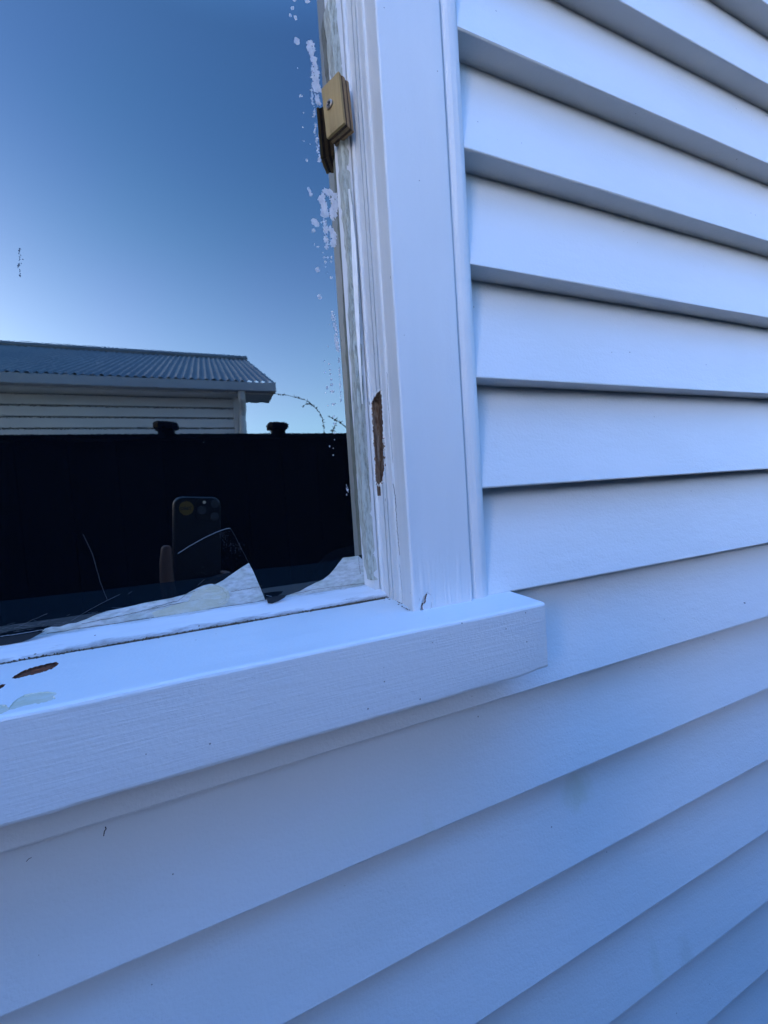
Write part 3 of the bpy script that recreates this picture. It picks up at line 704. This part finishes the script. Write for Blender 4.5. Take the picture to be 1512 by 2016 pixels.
# ------------------------------------------------------------------ plywood cleat
def rotm(a, b_, c):
    return (Matrix.Rotation(a, 3, 'Z') @ Matrix.Rotation(b_, 3, 'X') @ Matrix.Rotation(c, 3, 'Y'))
M3 = rotm(-1.0514, .0044, -.0517); O3 = Vector((.1050, .0049, .2856)); S3 = .985
W3, H3, T3 = .0191, .0388, .0115
def bl(a, t, h): return CPOS + (O3 + M3 @ Vector((a, t, h)) - CPOS) * S3
block = tag(empty('plywood_block'), 'small raw plywood block screwed beside the glass near the top of the jamb', 'wood block')
plies = [(0, .0022, m_ply, 'face_ply'), (.0022, .0045, m_plyD, 'inner_ply'), (.0045, .0070, m_plyL, 'core_ply'), (.0070, .0092, m_plyD, 'inner_ply'), (.0092, .0115, m_plyL, 'back_ply')]
for i, (t0, t1, mm, nm) in enumerate(plies):
    bm = bmesh.new(); ins = .0003 if mm is m_plyD else 0
    nA, nB = 10, 14; out_ = []
    for k in range(nA): out_.append((ins + (W3 - 2 * ins) * k / nA, 0 + ins, 0))
    for k in range(nB): out_.append((W3 - ins, ins + (H3 - 2 * ins) * k / nB, 1))
    for k in range(nA): out_.append((W3 - ins - (W3 - 2 * ins) * k / nA, H3 - ins, 2))
    for k in range(nB): out_.append((ins, H3 - ins - (H3 - 2 * ins) * k / nB, 3))
    def rg(a_, h, sd, t):
        v = noise.noise_vector(Vector((a_ * 1500, h * 1500, i * 7.1 + t * 300)))
        k_ = .00035 if sd in (0, 2) else .0002
        return bl(a_ + v.x * k_, t, h + v.y * k_ * 1.3)
    A = [rg(a_, h, sd, t0) for a_, h, sd in out_]; B = [rg(a_, h, sd, t1) for a_, h, sd in out_]
    prism(bm, A, B); obj(nm, bm, mm, block)
# splinters on the lower edge of the face ply
bm = bmesh.new(); rs = random.Random(2)
for i in range(26):
    a_ = rs.uniform(.0005, W3 * .62); h = rs.uniform(.0002, .0045)
    tube(bm, [bl(a_, -.0001, h), bl(a_ + rs.uniform(-.0002, .0002), -.0003, h - .0018)], rs.uniform(.00008, .0002), 4)
tag(obj('splinter', bm, m_ply, block), kind='stuff')
# screw
sc = empty('screw'); sc.parent = block
nrm = -(M3 @ Vector((0, 1, 0))); nrm.normalize()
pt = None                                     # where the sight line to the screw meets the face
d = ray(649, 206); o0 = bl(0, 0, 0); t = (o0 - CPOS).dot(nrm) / d.dot(nrm); pc = CPOS + d * t
q = nrm.to_track_quat('Z', 'Y').to_matrix().to_4x4()
bm = bmesh.new()
prof = [(.0010, -.0004), (.00105, .0006), (.0016, .0008), (.0024, .00075), (.0029, .0004), (.0030, .0001), (.0024, -.0004)]
prof = [(r_ * 1.15, z * 1.7) for r_, z in prof]
rings = []
for r_, z in prof: rings.append([bm.verts.new((r_ * math.cos(2 * math.pi * k / 24), r_ * math.sin(2 * math.pi * k / 24), z)) for k in range(24)])
for r1, r2 in zip(rings, rings[1:]):
    for k in range(24): bm.faces.new((r1[k], r1[(k + 1) % 24], r2[(k + 1) % 24], r2[k]))
bm.transform(Matrix.Translation(pc) @ q)
sh = obj('screw_head', bm, m_screw, block, smooth=True)
bm = bmesh.new(); box(bm, (-.0016, -.00045, .0003), (.0016, .00045, .00150)); box(bm, (-.00045, -.0016, .0003), (.00045, .0016, .00154)); bmesh.ops.create_circle(bm, cap_ends=True, radius=.0012, segments=16, matrix=Matrix.Translation((0, 0, .0009)))
bm.transform(Matrix.Translation(pc) @ q @ Matrix.Rotation(.5, 4, 'Z'))
obj('cross_recess', bm, m_hole, sh)
bpy.data.objects.remove(sc)

# ------------------------------------------------------------------ black fence across the yard
fence = tag(empty('fence'), 'tall black timber fence mirrored in the lower glass', 'fence')
LF = 1.72; FS = LF / 3; FY = across(300, 855, LF).y; FZ = across(300, 856, LF).z
bm = bmesh.new(); rs = random.Random(1)
x = -3.5
while x < 7.0:
    wd = .145; box(bm, (x, FY - .022, -1.58), (x + wd - .0015, FY + rs.uniform(-.0015, .0015), FZ - .02 + rs.uniform(-.006, .003))); x += wd
box(bm, (-3.5, FY - .0235, -1.58), (7, FY - .0225, FZ - .03))
for z in (-1.2, -.5, .10): box(bm, (-3.5, FY - .07, z), (7, FY - .024, z + .07))
obj('panel', bm, m_fence, fence)
bm = bmesh.new(); box(bm, (-3.5, FY - .075, FZ - .016), (7, FY + .02, FZ)); obj('top_rail', bm, m_fence, fence)
for px_ in (-3.3, -2.5, -1.75, -1.1, -.155, .276, .78, 1.7, 2.9, 4.2, 5.5):
    zc = FZ + .044
    bm = bmesh.new(); box(bm, (px_ - .028, FY - .135, -1.6), (px_ + .028, FY - .078, zc)); bevel(bm, .004)
    po = obj('post', bm, m_fence, fence)
    bm = bmesh.new()
    prof = [(.029, .006), (.040, .009), (.044, .016), (.043, .028), (.037, .035), (.020, .038)]
    rings = []
    for r_, z in prof: rings.append([bm.verts.new((px_ + sx * r_, FY - .106 + sy * r_, zc - .016 + z + .003 * noise.noise((px_, sx, z * 40)))) for sx, sy in ((-1, -.6), (-.6, -1), (.6, -1), (1, -.6), (1, .6), (.6, 1), (-.6, 1), (-1, .6))])
    for r1, r2 in zip(rings, rings[1:]):
        for k in range(8): bm.faces.new((r1[k], r1[(k + 1) % 8], r2[(k + 1) % 8], r2[k]))
    bm.faces.new(rings[0]); bm.faces.new(rings[-1])
    obj('cap', bm, m_fence, po)

# ------------------------------------------------------------------ neighbour's house
nb = tag(empty('neighbour_house'), 'pale weatherboard outbuilding with grey corrugated roof, mirrored beyond the fence', 'house')
e = across(541, 752, 5); WY = -4.90; EY = e.y; EZ = e.z
rr_ = across(475, 708, 8.1); RY, RZ = rr_.y, rr_.z
XE = across(541, 765, 5).x; XW = across(474, 800, 5.24).x
XL = -4.5
bm = bmesh.new(); z = -1.6; k = 0
while z < EZ - .16:
    prof = [(WY - .03, z + .014), (WY + .02, z + .014), (WY + .024, z + .018), (WY + .006, z + .118), (WY - .03, z + .118)]
    extrude_x(bm, prof, XL, XW - .09, 1); z += .118
obj('wall', bm, m_nb, nb)
bm = bmesh.new(); box(bm, (XL, WY - 6.0, -1.6), (XW - .001, WY - .032, EZ - .15)); obj('wall_backing', bm, m_room, nb)
bm = bmesh.new(); box(bm, (XW - .09, WY, -1.6), (XW + .03, WY + .045, EZ - .15)); bevel(bm, .004); obj('corner_board', bm, m_nbtrim, nb)
bm = bmesh.new(); box(bm, (XL, WY - .2, EZ - .15), (XE - .02, EY - .01, EZ - .125)); obj('soffit', bm, m_nbtrim, nb)
# roof
bm = bmesh.new(); n = 700; top = []; bot = []
for i in range(n + 1):
    x = XL + (XE - XL) * i / n; a_ = .010 * math.sin(2 * math.pi * x / .076)
    y0, z0 = EY + .03, EZ - .012
    top.append((bm.verts.new((x, y0, z0 + a_)), bm.verts.new((x - .0, (y0 + RY) / 2, (z0 + RZ) / 2 + a_)), bm.verts.new((x, RY, RZ + a_)), bm.verts.new((x, 2 * RY - EY, z0 + a_))))
for a_, b2 in zip(top, top[1:]):
    for j in range(3): bm.faces.new((a_[j], b2[j], b2[j + 1], a_[j + 1]))
rf = obj('roof', bm, m_roof, nb)
bm = bmesh.new(); tube(bm, [(XL, RY, RZ + .01), (XE, RY, RZ + .01)], .06, 10); obj('ridge_cap', bm, m_roof, rf)
bm = bmesh.new(); prism(bm, [(XL, EY - .1, EZ - .14), (XL, RY, RZ - .03), (XL, 2 * RY - EY, EZ - .14)], [(XW, EY - .1, EZ - .14), (XW, RY, RZ - .03), (XW, 2 * RY - EY, EZ - .14)])
obj('gable', bm, m_nbtrim, nb)
bm = bmesh.new()
box(bm, (XL, EY - .03, EZ - .135), (XE, EY + .0, EZ - .012)); box(bm, (XL, EY + .001, EZ - .135), (XE, EY + .10, EZ - .125)); box(bm, (XL, EY + .09, EZ - .124), (XE, EY + .10, EZ - .04)); box(bm, (XE - .005, EY + .001, EZ - .124), (XE, EY + .089, EZ - .03))
obj('gutter', bm, m_gut, nb)
bm = bmesh.new(); dx = XW - .02
tube(bm, [(dx + .02, EY + .05, EZ - .13), (dx + .02, EY + .02, EZ - .20), (dx + .03, WY + .13, EZ - .30), (dx + .02, WY + .09, EZ - .38), (dx + .02, WY + .09, -1.59)], .04, 10)
obj('downpipe', bm, m_nbtrim, nb)

# ------------------------------------------------------------------ bramble canes behind the fence
br = tag(empty('bramble'), 'thin arching thorny bramble cane above the fence', 'plant')
def cane(pts, L, rad, root=True):
    P = [across(x, y, L) for x, y in pts]
    if root: P = [Vector((P[0].x + .05, P[0].y, -1.6)), Vector((P[0].x + .02, P[0].y, -.4))] + P
    return P
leafbm = bmesh.new(); rs = random.Random(6)
for pts, L_, root in (([(638, 852), (637, 838), (635, 824), (630, 814), (622, 804), (612, 795), (602, 788), (584, 783), (561, 777), (545, 775.5), (530, 776)], 2.0, True),
                      ([(614, 797), (606, 795), (600, 797), (596, 802)], 2.0, False),
                      ([(690, 852), (682, 842), (672, 834), (665, 829), (655, 824), (645, 819)], 1.92, True),
                      ([(655, 852), (657, 844), (660, 836), (664, 829)], 1.92, False)):
    P = cane(pts, L_, 0, root); bm = bmesh.new(); n_ = len(P)
    tube(bm, P, [.0030 * (1 - .65 * i / n_) for i in range(n_)], 6); obj('cane', bm, m_cane, br)
    for i, (a_, b2) in enumerate(zip(P, P[1:])):
        if root and i < 2: continue
        for k in range(4):
            q_ = a_.lerp(b2, rs.random()); dv = Vector((rs.uniform(-1, 1), rs.uniform(-.6, .6), rs.uniform(-.3, 1))).normalized() * rs.uniform(.006, .019)
            s_ = dv.orthogonal().normalized() * rs.uniform(.0015, .0035)
            vs = [leafbm.verts.new(v) for v in (q_, q_ + dv * .5 + s_, q_ + dv, q_ + dv * .5 - s_)]
            leafbm.faces.new(vs)
obj('foliage', leafbm, m_leaf, br)

# ------------------------------------------------------------------ phone that takes the picture
phone = tag(empty('phone'), 'dark mobile phone with round yellow sticker held up in front of the glass', 'phone')
PW, PH, PT = .067, .150, .009
LO = CPOS - CF * .0045                         # plane of the phone's back
PCEN = LO - CR * (PW / 2 - .011) - CU * (PH / 2 - .010)
def ph(a, b_, c): return PCEN + CR * a + CU * b_ + CF * c
def rrect(w_, h_, r_, n=7):
    o = []
    for cx, cy, a0 in ((w_ / 2 - r_, h_ / 2 - r_, 0), (-w_ / 2 + r_, h_ / 2 - r_, 90), (-w_ / 2 + r_, -h_ / 2 + r_, 180), (w_ / 2 - r_, -h_ / 2 + r_, 270)):
        for k in range(n): t = R(a0 + 90 * k / (n - 1)); o.append((cx + r_ * math.cos(t), cy + r_ * math.sin(t)))
    return o
def slab(bm, outl, c0, c1, ox=0, oy=0, bev=.0):
    n = len(outl); rings = []
    for s, c in (((1 - bev), c0), (1, c0 + (c1 - c0) * .25), (1, c0 + (c1 - c0) * .75), ((1 - bev), c1)):
        rings.append([bm.verts.new(ph(ox + a_ * s, oy + b_ * s, c)) for a_, b_ in outl])
    for r1, r2 in zip(rings, rings[1:]):
        for i in range(n): bm.faces.new((r1[i], r1[(i + 1) % n], r2[(i + 1) % n], r2[i]))
    bm.faces.new(rings[0]); bm.faces.new(rings[-1][::-1])
bm = bmesh.new(); slab(bm, rrect(PW, PH, .013), -PT, -.0008, bev=.02); obj('frame', bm, m_phonef, phone, True)
bm = bmesh.new(); slab(bm, rrect(PW - .003, PH - .003, .012), -.0007, 0, bev=.003); obj('back', bm, m_phone, phone)
bm = bmesh.new(); slab(bm, rrect(PW - .004, PH - .004, .012), -PT - .0006, -PT - .0001); obj('screen', bm, m_screen, phone)
bx_, by_ = PW / 2 - .0205, PH / 2 - .0195
bm = bmesh.new(); slab(bm, rrect(.035, .035, .010), .0001, .0018, bx_, by_, .02); cb = obj('camera_bump', bm, m_phone, phone)
for a_, b2, r_ in ((PW / 2 - .011, PH / 2 - .010, .0062), (PW / 2 - .030, PH / 2 - .0195, .0062), (PW / 2 - .011, PH / 2 - .029, .0062)):
    bm = bmesh.new(); outl = [(r_ * math.cos(2 * math.pi * k / 28), r_ * math.sin(2 * math.pi * k / 28)) for k in range(28)]
    slab(bm, outl, .0019, .0034, a_, b2, .04); ln_ = obj('lens', bm, m_phonef, cb)
bm = bmesh.new(); r_ = .0022; slab(bm, [(r_ * math.cos(2 * math.pi * k / 16), r_ * math.sin(2 * math.pi * k / 16)) for k in range(16)], .0019, .0022, PW / 2 - .026, PH / 2 - .008)
obj('flash', bm, mat('flash_lamp', (.7, .68, .6), .3), cb)
bm = bmesh.new(); r_ = .0100; sx_, sy_ = -PW / 2 + .0165, PH / 2 - .0165
slab(bm, [(r_ * math.cos(2 * math.pi * k / 40), r_ * math.sin(2 * math.pi * k / 40)) for k in range(40)], .0001, .0004, sx_, sy_)
stk = obj('sticker', bm, m_stick, phone)
tx = bpy.data.curves.new('sticker_text', 'FONT'); tx.body = 'Yako'; tx.size = .0078; tx.align_x = 'CENTER'; tx.align_y = 'CENTER'; tx.extrude = .0001; tx.shear = .2; tx.offset = .0002
to = bpy.data.objects.new('sticker_text', tx); col.objects.link(to)
bpy.context.view_layer.update()
me = bpy.data.meshes.new_from_object(to.evaluated_get(bpy.context.evaluated_depsgraph_get())); bpy.data.objects.remove(to)
c_ = ph(sx_, sy_, .0006); XA, YA, ZA = -CR, CU, CF
me.transform(Matrix(((XA.x, YA.x, ZA.x, c_.x), (XA.y, YA.y, ZA.y, c_.y), (XA.z, YA.z, ZA.z, c_.z), (0, 0, 0, 1))))
me.materials.clear(); link('lettering', me, m_ink, stk)

# ------------------------------------------------------------------ the person holding it
def skin(name, joints, edges, m, parent=None, sub=2, root=0):
    me = bpy.data.meshes.new(name); me.from_pydata([tuple(j[0]) for j in joints], edges, [])
    o = bpy.data.objects.new(name, me); col.objects.link(o); me.materials.append(m)
    md = o.modifiers.new('skin', 'SKIN'); md.use_smooth_shade = True
    if not me.skin_vertices: 
        pass
    for i, j in enumerate(joints):
        me.skin_vertices[0].data[i].radius = (j[1], j[2] if len(j) > 2 else j[1])
        me.skin_vertices[0].data[i].use_root = (i == root)
    s = o.modifiers.new('sub', 'SUBSURF'); s.levels = sub; s.render_levels = sub
    bpy.context.view_layer.update()
    new = bpy.data.meshes.new_from_object(o.evaluated_get(bpy.context.evaluated_depsgraph_get()))
    o.modifiers.clear(); o.data = new
    for p in new.polygons: p.use_smooth = True
    if parent: o.parent = parent
    return o
J = []; ED = []
def jn(p, r1, r2=None, par=None):
    J.append((Vector(p), r1, r2 or r1)); i = len(J) - 1
    if par is not None: ED.append((par, i))
    return i
hx, hy = .45, -.78
pel = jn((hx, hy, -0.680), .135, .105)
bel = jn((hx, hy, -0.540), .125, .095, pel)
che = jn((hx, hy, -0.350), .140, .105, bel)
col_ = jn((hx, hy, -0.200), .085, .065, che)
nk = jn((hx, hy + .01, -0.115), .052, .052, col_)
h1 = jn((hx, hy + .03, -0.050), .062, .070, nk)
h2 = jn((hx, hy + .025, 0.040), .075, .092, h1)
h3 = jn((hx, hy + .02, 0.115), .050, .060, h2)
lsh = jn((hx - .17, hy, -0.210), .055, .055, col_)
elb = jn((.19, -.62, -.45), .040, .040, lsh)
wr = jn(ph(-.030, -.150, -.004), .021, .027, elb)
fm = None
pm1 = jn(ph(-.022, -.118, .020), .015, .030, wr)
pm2 = jn(ph(-.008, -.078, .022), .011, .034, pm1)
th1 = jn(ph(-.038, -.090, .020), .0125, .0125, pm1)
th2 = jn(ph(-.0455, -.045, .008), .0105, .0105, th1)
th3 = jn(ph(-.0450, -.012, .003), .0092, .0092, th2)
th4 = jn(ph(-.0430, .008, -.001), .0070, .0070, th3)
for k, (b0, ln, rr0) in enumerate(((-.048, 1.0, .0082), (-.066, 1.06, .0085), (-.085, 1.0, .0080), (-.103, .86, .0070))):
    a1 = jn(ph(.014, b0, .0155), rr0, rr0, pm2)
    a2 = jn(ph(.014 + .022 * ln, b0 + .002, .0150), rr0 * .97, rr0 * .97, a1)
    a3 = jn(ph(.0430, b0 + .003, .0010), rr0 * .92, rr0 * .92, a2)
    a4 = jn(ph(.0370 - .002 * ln, b0 + .003, -.0165), rr0 * .8, rr0 * .8, a3)
rsh = jn((hx + .17, hy, -0.210), .055, .055, col_)
re = jn((hx + .23, hy - .02, -0.470), .042, .042, rsh)
rw = jn((hx + .24, hy + .05, -0.720), .026, .030, re)
rp = jn((hx + .24, hy + .07, -0.800), .016, .034, rw)
for k in range(4):
    f1 = jn((hx + .235, hy + .045 + k * .019, -0.845), .0082, .0082, rp); f2 = jn((hx + .228, hy + .048 + k * .019, -0.878), .0075, .0075, f1); f3 = jn((hx + .218, hy + .052 + k * .018, -0.900), .0065, .0065, f2)
t1 = jn((hx + .225, hy + .105, -0.800), .0105, .0105, rp); t2 = jn((hx + .215, hy + .12, -0.845), .0085, .0085, t1)
for s in (-1, 1):
    hp = jn((hx + s * .09, hy, -0.760), .088, .088, pel); kn = jn((hx + s * .10, hy + .02, -1.140), .056, .056, hp)
    an = jn((hx + s * .11, hy - .01, -1.510), .036, .036, kn); ft = jn((hx + s * .12, hy + .12, -1.565), .030, .022, an)
person = skin('person', [(p, a * .93, b2 * .93) for p, a, b2 in J], ED, m_skin, root=pel)
tag(person, 'person in dark clothes holding up the phone, thumb along its side', 'person')
def garment(name, ids, grow, m, root=0):
    mp = {i: k for k, i in enumerate(ids)}
    js = [(J[i][0], J[i][1] * grow + .004, J[i][2] * grow + .004) for i in ids]
    return skin(name, js, [(mp[a], mp[b2]) for a, b2 in ED if a in mp and b2 in mp], m, person, root=root)
# sleeve ends short of the wrist
wr0 = J[wr]; J[wr] = (J[elb][0].lerp(wr0[0], .80), .030, .032)
garment('jacket', [pel, bel, che, col_, lsh, elb, wr, rsh, re, rw], 1.08, m_cloth); J[wr] = wr0
legs = [pel] + [i for i in range(pel, len(J)) if i > t2 and J[i][0].z > -1.54]
garment('trousers', legs, 1.10, m_trous)
for s in (-1, 1):
    skin('shoe', [((hx + s * .11, hy - .05, -1.555), .040, .040), ((hx + s * .115, hy + .05, -1.562), .042, .036), ((hx + s * .12, hy + .16, -1.572), .038, .026)], [(0, 1), (1, 2)], m_cloth, person)
skin('hair', [((hx, hy - .03, 0.000), .055, .055), ((hx, hy - .01, 0.080), .088, .092), ((hx, hy + .03, 0.125), .062, .062)], [(0, 1), (1, 2)], m_hair, person)
# face
def ball(name, c_, sc_, m):
    bm = bmesh.new(); bmesh.ops.create_icosphere(bm, subdivisions=2, radius=1, matrix=Matrix.Translation(c_) @ Matrix.Diagonal((*sc_, 1))); return obj(name, bm, m, person, True)
ball('nose', (hx, hy + .118, 0.018), (.013, .017, .022), m_skin)
m_eye = mat('eye', (.3, .28, .26), .2)
for s in (-1, 1):
    ball('ear', (hx + s * .073, hy + .02, 0.025), (.008, .018, .030), m_skin); ball('eye', (hx + s * .031, hy + .098, 0.042), (.012, .012, .012), m_eye)
ball('mouth', (hx, hy + .105, -0.022), (.024, .008, .007), mat('lips', (.35, .14, .12), .5))
